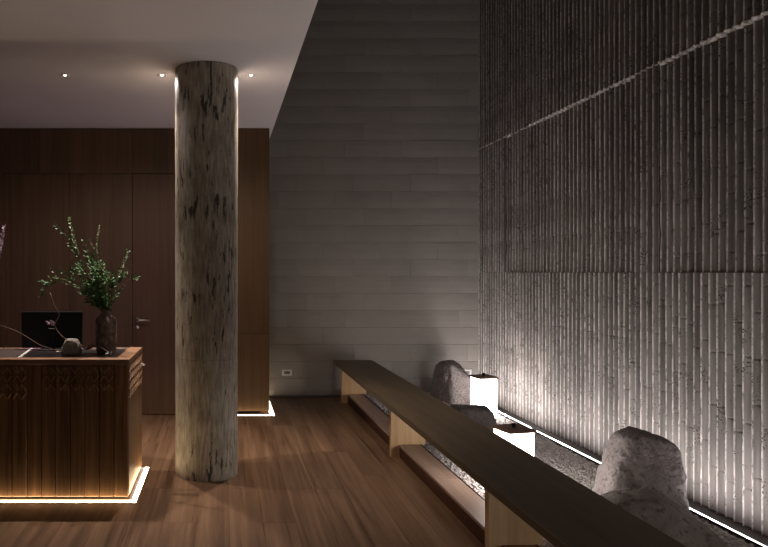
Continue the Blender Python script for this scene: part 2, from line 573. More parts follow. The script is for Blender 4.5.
# pale bead added at the upper pour joint, painting a streak of light; its underside faces the light strip
def light_streak_bead():
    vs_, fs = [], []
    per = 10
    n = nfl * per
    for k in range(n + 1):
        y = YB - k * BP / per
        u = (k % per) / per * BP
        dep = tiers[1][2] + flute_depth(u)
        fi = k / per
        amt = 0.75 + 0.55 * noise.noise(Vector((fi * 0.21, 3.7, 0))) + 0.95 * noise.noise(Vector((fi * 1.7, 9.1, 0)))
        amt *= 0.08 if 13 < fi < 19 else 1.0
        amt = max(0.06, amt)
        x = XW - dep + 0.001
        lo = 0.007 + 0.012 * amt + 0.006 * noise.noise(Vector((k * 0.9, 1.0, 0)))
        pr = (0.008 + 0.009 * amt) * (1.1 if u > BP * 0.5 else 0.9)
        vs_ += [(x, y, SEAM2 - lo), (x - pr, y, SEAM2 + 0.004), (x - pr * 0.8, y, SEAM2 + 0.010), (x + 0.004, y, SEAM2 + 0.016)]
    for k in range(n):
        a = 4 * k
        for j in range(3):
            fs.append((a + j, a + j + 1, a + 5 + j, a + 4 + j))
    return raw('streak_bead', vs_, fs, M['streak_cement'], wr)
m, nt, b = new_mat('light_streak_cement', 0.8, 0.25)  # colour kept pale to paint the light streak brighter
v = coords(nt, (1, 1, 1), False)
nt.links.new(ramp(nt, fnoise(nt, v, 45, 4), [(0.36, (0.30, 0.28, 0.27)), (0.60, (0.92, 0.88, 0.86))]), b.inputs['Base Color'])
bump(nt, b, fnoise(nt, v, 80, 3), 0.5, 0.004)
M['streak_cement'] = m
light_streak_bead()

# LED profile on the gravel at the foot of the wall
led = thing('led_profile', 'thin white glowing light strip on the gravel at the foot of the bamboo wall', 'light strip', (2.640, 1.0, 0.0))
YL0, YL1 = 1.0, YB - 0.03
prism('profile_body', [(-0.014, 0.0), (0.009, 0.0), (0.009, 0.058), (-0.010, 0.0640), (-0.0105, 0.0676), (-0.014, 0.0676)], 'Y', 0, YL1 - YL0, M['knob'], led)
seg_l = 1.02
y = 0.0
while y < YL1 - YL0 - 0.05:
    y2 = min(y + seg_l, YL1 - YL0)
    a, c = (-0.0098, 0.0668), (0.0018, 0.0637)
    raw('light_strip', [(a[0], y, a[1]), (c[0], y, c[1]), (c[0], y2 - 0.012, c[1]), (a[0], y2 - 0.012, a[1])], [(0, 1, 2, 3)], M['ledwall'], led)
    y += seg_l

# ------------------------------------------------------------------ ceilings, upper walls
ce = struct(box('ceiling', XL, XE, YR, YB, CEIL, CEIL + 0.25, M['ceiling']), 'low pale plaster ceiling over the reception', 'ceiling')
hi = struct(box('ceiling', XE - 0.1, XW + 0.3, YR, YB + 0.2, TOP, TOP + 0.15, M['plainwall']), 'dark high ceiling above the gravel garden', 'ceiling')
fa = struct(box('wall_upper', XE - 0.12, XE, YR, YB, CEIL + 0.25, TOP, M['plainwall']), 'dark upper wall above the edge of the low ceiling', 'wall')
wr2 = struct(box('wall_light_block', XE, XW + 0.25, YR - 0.15, YR, CEIL, TOP, M['plainwall']), 'unseen dark upper wall added behind the viewer to dim the high bay', 'wall')  # added out of view to keep world light off the upper bay
wl = struct(box('wall_left', XL - 0.15, XL, YR, YB, -0.1, CEIL, M['plainwall']), 'dark side wall beyond the reception counter', 'wall')

# ------------------------------------------------------------------ timber wall with flush door
BX0, BX1 = -0.02, 0.4535         # lit cladding box beside the column
SEAMZ = 2.366
wp = struct(box('wall_timber', XL, BX0 - 0.002, YP + 0.03, YP + 0.12, 0, CEIL, M['black']), 'dark walnut panelled wall behind the reception counter', 'wall')
edges = [XL + 0.001]
dx0, dx1 = -0.887, -0.030
xs = [dx0]
for wdt in [0.62, 0.62, 0.35, 0.62, 0.62, 0.35, 0.62]:
    xs.append(xs[-1] - wdt)
xs[-1] = XL + 0.002
for k in range(len(xs) - 1):
    box('panel', xs[k + 1] + 0.0015, xs[k] - 0.0015, YP, YP + 0.03, 0.002, SEAMZ - 0.0015, M['panel'], wp, 0.001)
ux = [BX0 - 0.003, -0.887, -1.80, -2.70, -3.60, XL + 0.002]
for k in range(len(ux) - 1):
    box('panel', ux[k + 1] + 0.0015, ux[k] - 0.0015, YP, YP + 0.03, SEAMZ + 0.0015, CEIL - 0.004, M['panel'], wp, 0.001)

door = thing('door_1', 'flush walnut door with steel lever handle behind the column', 'door', (dx0, YP, 0))
door['kind'] = 'structure'
local(box('door_leaf', dx0 + 0.003, dx1 - 0.003, YP + 0.001, YP + 0.029, 0.006, SEAMZ - 0.004, M['door'], bev=0.001), door)
hz = 1.4 - 48.0 * YP / F
hx = (137 - 223) * YP / F
h = local(lathe('handle', [(0.024, 0), (0.024, 0.008), (0.010, 0.010), (0.010, 0.045), (0.0, 0.045)], 16, M['steel'], None, (hx, YP + 0.001, hz)), door)
h.rotation_euler = (PI / 2, 0, 0)
vs_, fs = [], []
tube_into(vs_, fs, [(0, 0, 0.042), (0.03, 0, 0.045), (0.13, 0.0, 0.045)], [0.009, 0.0085, 0.008], 8)
raw('lever', vs_, fs, M['steel'], h, True)
kh = local(lathe('key_plate', [(0.018, 0), (0.018, 0.006), (0.0, 0.006)], 14, M['steel'], None, (hx + 0.002, YP + 0.001, hz - 0.07)), door)
kh.rotation_euler = (PI / 2, 0, 0)

# cladding box with warm light below it
cl = struct(thing('wall_cladding', 'walnut clad box wall beside the column with a warm light at its foot', 'wall', (BX0, YP, 0)), 'walnut clad box wall beside the column with a warm light at its foot', 'wall')
CZ = 0.80
local(box('cladding_panel', BX0, BX1, YP, YB - 0.004, 0.038, CZ - 0.0015, M['boxwood'], bev=0.001), cl)
local(box('cladding_panel', BX0, BX1, YP, YB - 0.004, CZ + 0.0015, CEIL - 0.003, M['boxwood'], bev=0.001), cl)
local(box('plinth', BX0, BX1 - 0.09, YP + 0.09, YB - 0.004, 0.0, 0.038, M['black']), cl)
def strip_L(name, x0, x1, y0, y1, w, z, mat, parent):
    """L-shaped light channel: along the front (x0..x1 at y0) and the right side (to y1)"""
    vs_ = [(x0, y0, z), (x1, y0, z), (x1, y1, z), (x1 - w, y1, z), (x1 - w, y0 + w, z), (x0, y0 + w, z)]
    return raw(name, vs_, [(0, 1, 2, 3, 4, 5)], mat, parent)
local(prism('light_channel', [(BX0, YP - 0.052), (BX1 + 0.054, YP - 0.052), (BX1 + 0.054, YB - 0.004), (BX1 - 0.085, YB - 0.004), (BX1 - 0.085, YP + 0.085), (BX0, YP + 0.085)], 'Z', 0.0005, 0.003, M['whitetrim']), cl)
local(strip_L('light_strip', BX0, BX1 + 0.050, YP - 0.048, YB - 0.006, 0.045, 0.0038, M['ledbox'], None), cl)

# ------------------------------------------------------------------ sockets on the back wall
def socket(x, z, label):
    t = thing('wall_socket', label, 'socket', (x, YB - 0.003, z), 'sockets on the block wall')
    box('plate', -0.056, 0.056, -0.009, 0.0, -0.034, 0.034, M['socket'], t, 0.002)
    box('outlet', -0.032, 0.032, -0.011, -0.009, -0.017, 0.017, M['socketdark'], t, 0.0008)
    return t
socket(0.716, 0.275, 'white wall socket low on the grey block wall left of the bench')
socket(2.725, 0.275, 'white wall socket on the block wall behind the tall boulder')

# ------------------------------------------------------------------ round concrete column
CX, CY, CR = -0.115, 4.752, 0.218
col_t = thing('concrete_column', 'thick round weathered concrete column beside the reception counter', 'column', (CX, CY, 0))
def drum(z0, z1):
    prof = []
    n = max(4, int((z1 - z0) / 0.06))
    for i in range(n + 1):
        z = z0 + (z1 - z0) * i / n
        r = CR * (1 - 0.004 * math.cos(z * 1.3))
        prof.append((r, z))
    return lathe('drum', prof, 96, M['column'], col_t, wob=0.006)
drum(0.0, 0.805)
drum(0.8085, CEIL - 0.002)

# ------------------------------------------------------------------ reception counter
KX1, KY0, KY1, KZ = -0.575, 4.145, 4.815, 0.868
KX0 = -2.55
kt = thing('reception_counter', 'wooden reception counter with carved planks and a warm light around its foot', 'counter', (KX1, KY0, 0))
local(box('carcass', KX0 + 0.02, KX1 - 0.024, KY0 + 0.024, KY1 - 0.01, 0.03, KZ - 0.085, M['black']), kt)
PWK = 0.0885
plank_front = box_mesh('plank', 0, PWK - 0.0035, 0, 0.024, 0.030, KZ - 0.034, 0.003)
plank_front.materials.append(M['counter'])
def lattice_mesh(width, cols_, rows, depth, rising=False):
    """carved band of interlaced hexagon bars standing proud of a plank (x across, z down from 0, front at y = -depth)"""
    vs_, fs = [], []
    cw, ch = width / cols_, 0.052
    def bar(p, q, w):
        d = Vector((q[0] - p[0], 0, q[1] - p[1])); n_ = Vector((d.z, 0, -d.x)).normalized() * w / 2
        b0 = len(vs_)
        for yy, sc_ in ((0.0, 1.0), (-depth, 0.6)):
            for pt, s in ((p, 1), (p, -1), (q, -1), (q, 1)):
                vs_.append(Vector((pt[0], yy, pt[1])) + n_ * s * sc_)
        fs.extend([(b0 + 4, b0 + 5, b0 + 6, b0 + 7), (b0, b0 + 4, b0 + 7, b0 + 3), (b0 + 1, b0 + 2, b0 + 6, b0 + 5), (b0, b0 + 1, b0 + 5, b0 + 4), (b0 + 3, b0 + 7, b0 + 6, b0 + 2)])
    for r_ in range(rows):
        for c_ in range(cols_):
            x0 = c_ * cw; z0 = -r_ * ch
            up = True if rising else (r_ + c_) % 2
            if rising and c_:
                continue
            if up:
                bar((x0 + 0.002, z0 - ch * 0.85), (x0 + (width if rising else cw) - 0.002, z0 - 0.15 * ch), 0.011 if rising else 0.0075)
            else:
                bar((x0 + 0.002, z0 - 0.15 * ch), (x0 + cw - 0.002, z0 - ch * 0.85), 0.0075)
            if c_ > 0 and r_ % 2 == 0:
                bar((x0, z0 - 0.1 * ch), (x0, z0 - ch * 0.9), 0.006)
    me = bpy.data.meshes.new('carved_lattice')
    me.from_pydata([tuple(v_) for v_ in vs_], [], fs)
    bm = bmesh.new(); bm.from_mesh(me); bmesh.ops.recalc_face_normals(bm, faces=bm.faces); bm.to_mesh(me); bm.free()
    me.materials.append(M['carved'])
    return me
lat = {r: lattice_mesh(PWK - 0.006, 3, r, 0.008) for r in (2, 3, 4)}
x = KX1
i = 0
rows_by = [0, 3, 3, 3, 3, 3, 0, 4, 4, 0, 3, 2, 0, 3, 3, 4, 0, 3, 3, 0, 2, 3, 0]
while x - PWK > KX0 - 0.05:
    x -= PWK
    o = bpy.data.objects.new('plank', plank_front)
    C.objects.link(o)
    o.location = (x, KY0 + random.uniform(-0.0012, 0.0012), 0)
    local(o, kt)
    if rows_by[i % len(rows_by)]:
        l_ = bpy.data.objects.new('carved_lattice', lat[rows_by[i % len(rows_by)]])
        C.objects.link(l_)
        l_.location = (0.0015, 0, KZ - 0.042)
        l_.parent = o
    i += 1
KX0 = x
nside = 7
PS = (KY1 - KY0 - 0.024) / nside
plank_side = box_mesh('plank', -0.024, 0, 0, PS - 0.003, 0.030, KZ - 0.034, 0.002)
plank_side.materials.append(M['counter'])
lat_s = lattice_mesh(PS - 0.004, 1, 4, 0.0055, True)
for k in range(nside):
    o = bpy.data.objects.new('plank', plank_side)
    C.objects.link(o)
    o.location = (KX1, KY0 + 0.024 + k * PS, 0)
    local(o, kt)
    l_ = bpy.data.objects.new('carved_lattice', lat_s)
    C.objects.link(l_)
    l_.location = (0, 0.0015, KZ - 0.042)
    l_.rotation_euler = (0, 0, PI / 2)
    l_.parent = o
FW = 0.09
zt0, zt1 = KZ - 0.034, KZ
local(box('top_rail', KX0, KX1 + 0.004, KY0 - 0.004, KY0 + FW, zt0, zt1, M['countertop'], bev=0.002), kt)
local(box('top_rail', KX1 + 0.004 - FW, KX1 + 0.004, KY0 + FW + 0.0008, KY1, zt0, zt1, M['countertop'], bev=0.002), kt)
local(box('top_rail', KX0, KX1 - FW, KY1 - 0.02, KY1, zt0, zt1 - 0.004, M['countertop'], bev=0.002), kt)
IX = -1.315
local(box('inset_top', IX, KX1 + 0.004 - FW - 0.001, KY0 + FW + 0.001, KY1 - 0.021, KZ - 0.05, KZ - 0.008, M['blackglass']), kt)
local(box('inset_top', KX0 + 0.02, IX - 0.001, KY0 + FW + 0.001, KY1 - 0.021, KZ - 0.05, KZ - 0.007, M['browninset']), kt)
# pale metal strip between the two insets (slightly skewed)
local(prism('inset_trim', [(-1.284, KY0 + FW + 0.003), (-1.270, KY0 + FW + 0.003), (-1.339, KY1 - 0.024), (-1.353, KY1 - 0.024)], 'Z', KZ - 0.008, KZ - 0.003, M['whitetrim']), kt)
hk = local(box('latch', KX1 + 0.002, KX1 + 0.026, KY1 - 0.03, KY1 - 0.012, 0.742, 0.752, M['steel'], bev=0.002), kt)
local(box('plinth', KX0 + 0.05, KX1 - 0.09, KY0 + 0.09, KY1, 0.0, 0.030, M['black']), kt)
local(prism('light_channel', [(KX0, KY0 - 0.026), (KX1 + 0.050, KY0 - 0.026), (KX1 + 0.050, KY1 + 0.05), (KX1 - 0.08, KY1 + 0.05), (KX1 - 0.08, KY0 + 0.08), (KX0, KY0 + 0.08)], 'Z', 0.0005, 0.003, M['whitetrim']), kt)
local(raw('light_strip', [(KX0, KY0 - 0.022, 0.0038), (KX1 + 0.046, KY0 - 0.022, 0.0038), (KX1 + 0.046, KY1 + 0.046, 0.0038), (KX1 + 0.018, KY1 + 0.046, 0.0038), (KX1 + 0.018, KY0 + 0.014, 0.0038), (KX0, KY0 + 0.014, 0.0038)], [(0, 1, 2, 3, 4, 5)], M['ledcounter']), kt)

# ------------------------------------------------------------------ long bench
BZ, BT = 0.44, 0.040
bn = thing('long_bench', 'long dark wooden bench running beside the gravel garden', 'bench', (1.21, 1.2, 0))
XB0, XB1 = 1.205, 1.625
local(box('seat_board', XB0, XB1, 1.2, 7.42, BZ - BT, BZ, M['bench'], bev=0.003), bn)
g = 0.0015
for yl in (7.27, 5.14, 3.25, 1.5):
    local(prism('leg', [(1.270, 0.0005), (STEP_X0 - 0.004, 0.0005), (STEP_X0 - 0.004, STEP_Z + 0.0008), (1.530, STEP_Z + 0.0008), (1.530, BZ - BT), (1.270, BZ - BT)], 'Y', yl, yl + 0.048, M['leg']), bn)

# ------------------------------------------------------------------ gravel garden (stones and the bed they lie on: nobody could count them)
GX0, GX1, GY0, GY1 = STEP_X1 + 0.001, 2.655, 1.0, YB
GZ = 0.052
def gravel():
    n = 26500
    px = rng.uniform(GX0 + 0.008, GX1 - 0.045, n); py = rng.uniform(GY0, GY1 - 0.01, n)
    hump = 0.006 * np.sin(px * 7 + 1) * np.sin(py * 5)
    phi = (1 + 5 ** 0.5) / 2
    ico = np.array([(-1, phi, 0), (1, phi, 0), (-1, -phi, 0), (1, -phi, 0), (0, -1, phi), (0, 1, phi), (0, -1, -phi), (0, 1, -phi), (phi, 0, -1), (phi, 0, 1), (-phi, 0, -1), (-phi, 0, 1)]) / 1.902
    tri = np.array([(0, 11, 5), (0, 5, 1), (0, 1, 7), (0, 7, 10), (0, 10, 11), (1, 5, 9), (5, 11, 4), (11, 10, 2), (10, 7, 6), (7, 1, 8), (3, 9, 4), (3, 4, 2), (3, 2, 6), (3, 6, 8), (3, 8, 9), (4, 9, 5), (2, 4, 11), (6, 2, 10), (8, 6, 7), (9, 8, 1)])
    r = rng.uniform(0.0055, 0.0125, n)
    V = ico[None, :, :] * r[:, None, None] * rng.uniform(0.72, 1.25, (n, 12, 1))
    V *= rng.uniform(0.75, 1.25, (n, 1, 3))
    a = rng.uniform(0, 2 * PI, n)
    ca, sa = np.cos(a)[:, None], np.sin(a)[:, None]
    X = V[:, :, 0] * ca - V[:, :, 1] * sa; Y = V[:, :, 0] * sa + V[:, :, 1] * ca; Z = V[:, :, 2] * 0.75
    P = np.stack([X + px[:, None], Y + py[:, None], Z + (GZ + hump + r * 0.25)[:, None]], -1).reshape(-1, 3)
    P[:, 0] = np.clip(P[:, 0], GX0, GX1 - 0.04); P[:, 1] = np.clip(P[:, 1], GY0, GY1 - 0.003)
    T = (tri[None] + (np.arange(n) * 12)[:, None, None]).reshape(-1, 3)
    base = len(P)
    bedv = [(GX0, GY0, GZ - 0.004), (GX1 - 0.04, GY0, GZ - 0.004), (GX1 - 0.04, GY1 - 0.003, GZ - 0.004), (GX0, GY1 - 0.003, GZ - 0.004)]
    P = np.vstack([P, bedv])
    T = np.vstack([T, [(base, base + 1, base + 2), (base, base + 2, base + 3)]])
    me = bpy.data.meshes.new('gravel')
    me.vertices.add(len(P)); me.vertices.foreach_set('co', P.ravel())
    me.loops.add(T.size); me.loops.foreach_set('vertex_index', T.ravel().astype(np.int32))
    me.polygons.add(len(T)); me.polygons.foreach_set('loop_start', np.arange(0, T.size, 3, dtype=np.int32))
    me.update(); me.validate()
    o = link('gravel', me, M['gravel'])
    o['kind'] = 'stuff'
    return tag(o, 'pale grey gravel bed between the bench and the bamboo wall', 'gravel')
gravel()
struct(box('floor_garden', STEP_X1 + 0.001, XW + 0.1, YR, YB, -0.10, -0.001, M['darkground']), 'ground below the gravel garden', 'floor')

# ------------------------------------------------------------------ boulders
def rock(name, loc, planes, mat, label, seed, amp=0.02, freq=5.0, k=26.0, rotz=0.0, group=None, cat='boulder', sub=5, crackle=0.006):
    bm = bmesh.new()
    bmesh.ops.create_icosphere(bm, subdivisions=sub, radius=1.0)
    for v_ in bm.verts:
        d = v_.co.normalized()
        acc = 0.0
        for (n_, h_) in planes:
            nn = Vector(n_).normalized()
            c_ = d.dot(nn)
            if c_ > 0.02:
                acc += (h_ / c_) ** (-k * 0.5)
        r = acc ** (-1 / (k * 0.5))
        p = d * r
        q = p * freq + Vector((seed * 7.1, seed * 3.3, seed))
        r += amp * noise.fractal(q, 1.0, 2.1, 4) + crackle * noise.fractal(p * 26 + Vector((seed, 0, 0)), 0.8, 2.0, 3)
        v_.co = d * r
    me = bm_mesh(bm, name)
    o = link(name, me, mat, None, loc, rotz, True)
    return tag(o, label, cat, group)

rock('boulder', (2.408, 3.88, 0.265),
     [((-0.60, -0.77, 0.20), 0.128), ((0.86, -0.50, 0.12), 0.182), ((-0.95, 0.1, 0.22), 0.172), ((0.98, 0.1, 0.10), 0.188), ((-0.05, 0, 1), 0.212), ((0.55, -0.1, 0.83), 0.212), ((0.85, 0, 0.5), 0.225), ((-0.78, 0, 0.62), 0.200), ((0, 1, 0.15), 0.20), ((-0.85, -0.4, -0.3), 0.24), ((0, 0, -1), 0.235)],
     M['rock'], 'large rounded grey boulder with a pitted face in the nearest group by the bamboo wall', 3, 0.022, 4.5, 21, crackle=0.008)
rock('boulder', (2.10, 3.45, 0.135),
     [((0, 0, 1), 0.160), ((0.52, -0.15, 0.85), 0.170), ((0.88, -0.1, 0.45), 0.285), ((-0.9, 0, 0.4), 0.245), ((0.1, -1, 0.5), 0.22), ((0, 1, 0.35), 0.135), ((0, 0, -1), 0.11), ((-0.3, 0.2, 0.95), 0.165)],
     M['rock_mid'], 'low dark sloping boulder in front of the large grey one, partly hidden by the bench', 9, 0.018, 4.0, 34)
rock('boulder', (2.440, 7.08, 0.240),
     [((-0.98, -0.15, 0.08), 0.165), ((0.60, -0.25, 0.75), 0.150), ((0.97, 0, 0.1), 0.120), ((0.1, -0.95, 0.25), 0.20), ((-0.1, 0, 1), 0.232), ((-0.65, 0, 0.75), 0.250), ((0, 1, 0.2), 0.22), ((0, 0, -1), 0.22)],
     M['rock'], 'tall upright grey boulder standing beside the far lantern against the block wall', 17, 0.024, 5.0, 36)
rock('boulder', (1.990, 5.42, 0.165),
     [((0.02, 0.03, 1), 0.160), ((0.98, -0.1, 0.12), 0.150), ((-0.9, 0, 0.4), 0.19), ((0.1, -1, 0.3), 0.17), ((0, 1, 0.3), 0.17), ((0, 0, -1), 0.14), ((0.7, -0.1, 0.68), 0.197)],
     M['rock_dark'], 'flat-topped dark boulder between the two lanterns, half behind the bench', 23, 0.010, 5.0, 90)

# ------------------------------------------------------------------ paper lanterns
def lantern(x, y, rot, label):
    t = thing('paper_lantern', label, 'lantern', (x, y, GZ + 0.004), 'square paper lanterns in the gravel', rot)
    s = 0.082
    box('base', -s, s, -s, s, 0.0, 0.012, M['lidwood'], t, 0.001)
    box('paper_shade', -s, s, -s, s, 0.012, 0.372, M['lantern'], t, 0.002)
    lid = box('lid', -0.094, 0.094, -0.094, 0.094, 0.373, 0.390, M['lidwood'], t, 0.0015)
    lathe('knob', [(0.012, 0.390), (0.009, 0.396), (0.015, 0.404), (0.014, 0.413), (0.006, 0.417)], 14, M['knob'], lid)
    return t
lantern(2.395, 6.25, math.radians(12), 'glowing white square paper lantern beside the tall boulder near the back wall')
lantern(1.80, 1.35, math.radians(12), 'glowing white square paper lantern nearest the viewer, just outside the picture')
lantern(1.785, 4.175, math.radians(13), 'glowing white square paper lantern partly hidden by the middle of the bench')

# ------------------------------------------------------------------ ceiling downlights
def downlight(x, y, label, power):
    t = thing('downlight', label, 'downlight', (x, y, CEIL), 'recessed downlights in the low ceiling')
    lathe('trim_ring', [(0.024, -0.0005), (0.036, -0.0005), (0.037, -0.004), (0.030, -0.007), (0.024, -0.004)], 28, M['whitetrim'], t, cap=False)
    lathe('reflector', [(0.0238, -0.0012), (0.0238, -0.002), (0.013, -0.0024), (0.002, -0.0024)], 24, M['steel'], t)
    lathe('lens', [(0.011, -0.0025), (0.011, -0.004), (0.007, -0.0055), (0.001, -0.006)], 20, M['lens'], t)
    for nm, en, ang, bl in (('downlight_beam', power, 84, 1.0), ('downlight_spill', SPILL_W, 165, 0.5)):
        d = bpy.data.lights.new(nm, 'SPOT')
        d.energy = en
        d.color = SPOT_COL
        d.spot_size = math.radians(ang)
        d.spot_blend = bl
        d.shadow_soft_size = 0.012
        o = bpy.data.objects.new(nm, d)
        C.objects.link(o)
        o.location = (0, 0, -0.03)
        o.parent = t
    return t
YD = (CEIL - 1.4) * F / 197
downlight((65 - 223) * YD / F, YD, 'small recessed ceiling downlight above the left end of the counter', SPOT_W)
downlight((162 - 223) * YD / F, YD, 'small recessed ceiling downlight just left of the column', SPOT_W)
downlight((251 - 223) * YD / F, YD, 'small recessed ceiling downlight just right of the column', SPOT_W)

# ------------------------------------------------------------------ things on the counter
IZ = KZ - 0.0075
# vase
vx, vy = -0.778, 4.525
vase = lathe('vase', [(0.058, 0.0), (0.064, 0.02), (0.070, 0.08), (0.072, 0.13), (0.073, 0.19), (0.068, 0.225), (0.050, 0.246), (0.036, 0.256), (0.034, 0.275), (0.041, 0.288), (0.036, 0.288), (0.029, 0.272), (0.030, 0.25), (0.0, 0.245)], 40, M['vase'], None, (vx, vy, IZ), wob=0.02, cap=False)
tag(vase, 'dark brown rustic stoneware vase holding leafy branches on the counter', 'vase')

def px2(xp, yp, d):
    return Vector(((xp - 223) * d / F, d, 1.4 - (yp - 272) * d / F))

def curve_pts(ctrl, n=10):
    out = []
    P = [Vector(c) for c in ctrl]
    P = [P[0] * 2 - P[1]] + P + [P[-1] * 2 - P[-2]]
    for i in range(1, len(P) - 2):
        for k in range(n):
            t = k / n
            a, b_, c, d = P[i - 1], P[i], P[i + 1], P[i + 2]
            out.append(0.5 * ((2 * b_) + (c - a) * t + (2 * a - 5 * b_ + 4 * c - d) * t * t + (3 * b_ - a - 3 * c + d) * t ** 3))
    out.append(P[-2])
    return out

def leaf_into(vs_, fs, p, d, up, L, w):
    d = d.normalized()
    s = d.cross(up)
    if s.length < 1e-3:
        s = d.orthogonal()
    s.normalize()
    n_ = s.cross(d)
    b0 = len(vs_)
    vs_ += [p, p + d * L * 0.35 + s * w - n_ * 0.15 * w, p + d * L * 0.4 + n_ * 0.35 * w, p + d * L * 0.35 - s * w - n_ * 0.15 * w,
            p + d * L * 0.75 + s * w * 0.75 - n_ * 0.1 * L, p + d * L * 0.75 - n_ * 0.02 * L, p + d * L * 0.75 - s * w * 0.75 - n_ * 0.1 * L, p + d * L - n_ * 0.12 * L]
    fs += [(b0, b0 + 1, b0 + 2), (b0, b0 + 2, b0 + 3), (b0 + 1, b0 + 4, b0 + 5, b0 + 2), (b0 + 2, b0 + 5, b0 + 6, b0 + 3), (b0 + 4, b0 + 7, b0 + 5), (b0 + 5, b0 + 7, b0 + 6)]

def branch(parent, ctrl, seed, leaf='leaf', start=0.25, dens=1.1, L=0.031, w=0.0074, twigs=4, r0=0.0034, tip=None):
    rnd = random.Random(seed)
    inv = Matrix.Translation(-Vector(parent.location))
    pts = [inv @ p for p in curve_pts(ctrl, 8)]
    n = len(pts)
    vs_, fs = [], []
    tube_into(vs_, fs, pts, [r0 * (1 - 0.75 * i / (n - 1)) for i in range(n)], 6)
    lv, lf = [], []
    tv, tf = [], []
    def dress(poly, s0, cnt, lvs, lfs, LL, ww):
        m_ = len(poly)
        for k in range(cnt):
            u = s0 + (1 - s0) * k / max(1, cnt - 1)
            fi = u * (m_ - 1); i0 = min(int(fi), m_ - 2)
            p = poly[i0].lerp(poly[i0 + 1], fi - i0)
            t = (poly[i0 + 1] - poly[i0]).normalized()
            a = k * 2.4 + rnd.uniform(-0.5, 0.5)
            o1 = t.orthogonal().normalized(); o2 = t.cross(o1)
            out = o1 * math.cos(a) + o2 * math.sin(a)
            d = t * rnd.uniform(0.35, 0.9) + out * rnd.uniform(0.6, 1.0)
            leaf_into(lvs, lfs, p, d, out, LL * rnd.uniform(0.65, 1.15), ww * rnd.uniform(0.7, 1.2))
    dress(pts, start, int(34 * dens), lv, lf, L, w)
    for k in range(twigs):
        u = rnd.uniform(max(0.25, start - 0.1), 0.85)
        i0 = int(u * (n - 1))
        t = (pts[min(i0 + 1, n - 1)] - pts[i0 - 1]).normalized()
        o1 = t.orthogonal().normalized(); o2 = t.cross(o1)
        a = rnd.uniform(0, 2 * PI)
        d = (t * 0.8 + (o1 * math.cos(a) + o2 * math.sin(a)) * 0.7).normalized()
        ll = rnd.uniform(0.07, 0.15)
        q = [pts[i0], pts[i0] + d * ll * 0.5 + Vector((0, 0, 0.006)), pts[i0] + d * ll + Vector((0, 0, 0.02))]
        tube_into(vs_, fs, q, [0.0018, 0.0014, 0.0006], 5)
        dress(q, 0.1, int(15 * dens), lv, lf, L * 0.9, w)
    if tip:
        k0 = int(n * tip)
        dress(pts[k0:], 0.0, 38, tv, tf, L * 0.62, w * 1.0)
    b_ = raw('branch', vs_, fs, M['stem'], parent, True)
    if lv:
        raw('leaves', lv, lf, M[leaf], b_)
    if tv:
        raw('blossom_tip', tv, tf, M['leaf_pale'] if leaf != 'petal' else M['petal'], b_)
    return b_

lb = thing('leafy_branches', 'tall spray of green leafy branches arranged in the stoneware vase', 'plant', (vx, vy, IZ + 0.2))
neck = Vector((vx, vy, IZ + 0.27))
foot = Vector((vx, vy, IZ + 0.252))
def br(tipx, tipy, dd, seed, mids, **k):
    ctrl = [foot + Vector((random.uniform(-.012, .012), random.uniform(-.012, .012), 0)), neck + Vector((random.uniform(-.016, .016), random.uniform(-.016, .016), 0.02))]
    for (mx, my, md) in mids:
        ctrl.append(px2(mx, my, vy + md))
    ctrl.append(px2(tipx, tipy, vy + dd))
    branch(lb, ctrl, seed, **k)
br(69, 219, -0.04, 1, [(92, 285, -0.02), (77, 250, -0.04)], dens=1.3, twigs=5, tip=0.70)
br(82, 239, 0.05, 2, [(97, 280, 0.03)], dens=1.4, twigs=6)
br(99, 226, 0.06, 3, [(102, 280, 0.03), (97, 250, 0.05)], dens=0.55, start=0.4, twigs=3, L=0.018, w=0.004, tip=0.72)
br(128, 252, -0.05, 4, [(114, 287, -0.02), (122, 268, -0.04)], dens=0.5, start=0.5, twigs=1, tip=0.62, L=0.022)
br(137, 276, -0.10, 5, [(116, 292, -0.05), (127, 281, -0.08)], dens=0.35, start=0.85, twigs=1, L=0.026)
br(60, 270, -0.10, 6, [(90, 293, -0.04), (75, 284, -0.08)], dens=1.3, twigs=5)
br(40, 296, -0.12, 7, [(92, 300, -0.05), (66, 283, -0.08), (48, 283, -0.11)], dens=0.8, start=0.55, twigs=3, L=0.024)
br(50, 278, 0.10, 8, [(88, 296, 0.05), (68, 281, 0.08)], dens=0.6, start=0.5, twigs=2, L=0.020)
br(75, 268, 0.10, 9, [(93, 290, 0.05)], dens=1.4, twigs=6)
br(88, 262, -0.10, 10, [(98, 288, -0.05)], dens=1.5, twigs=6)
br(104, 264, -0.06, 11, [(104, 288, -0.03)], dens=1.4, twigs=6)
br(96, 272, 0.12, 12, [(101, 290, 0.06)], dens=1.4, twigs=6)
br(113, 274, 0.05, 13, [(109, 290, 0.03)], dens=1.2, twigs=5)
br(82, 292, -0.08, 14, [(95, 300, -0.04)], dens=1.3, twigs=4)
br(86, 252, 0.0, 15, [(96, 282, 0.0)], dens=1.3, twigs=6)
br(120, 268, 0.10, 16, [(112, 290, 0.05)], dens=0.8, twigs=3)

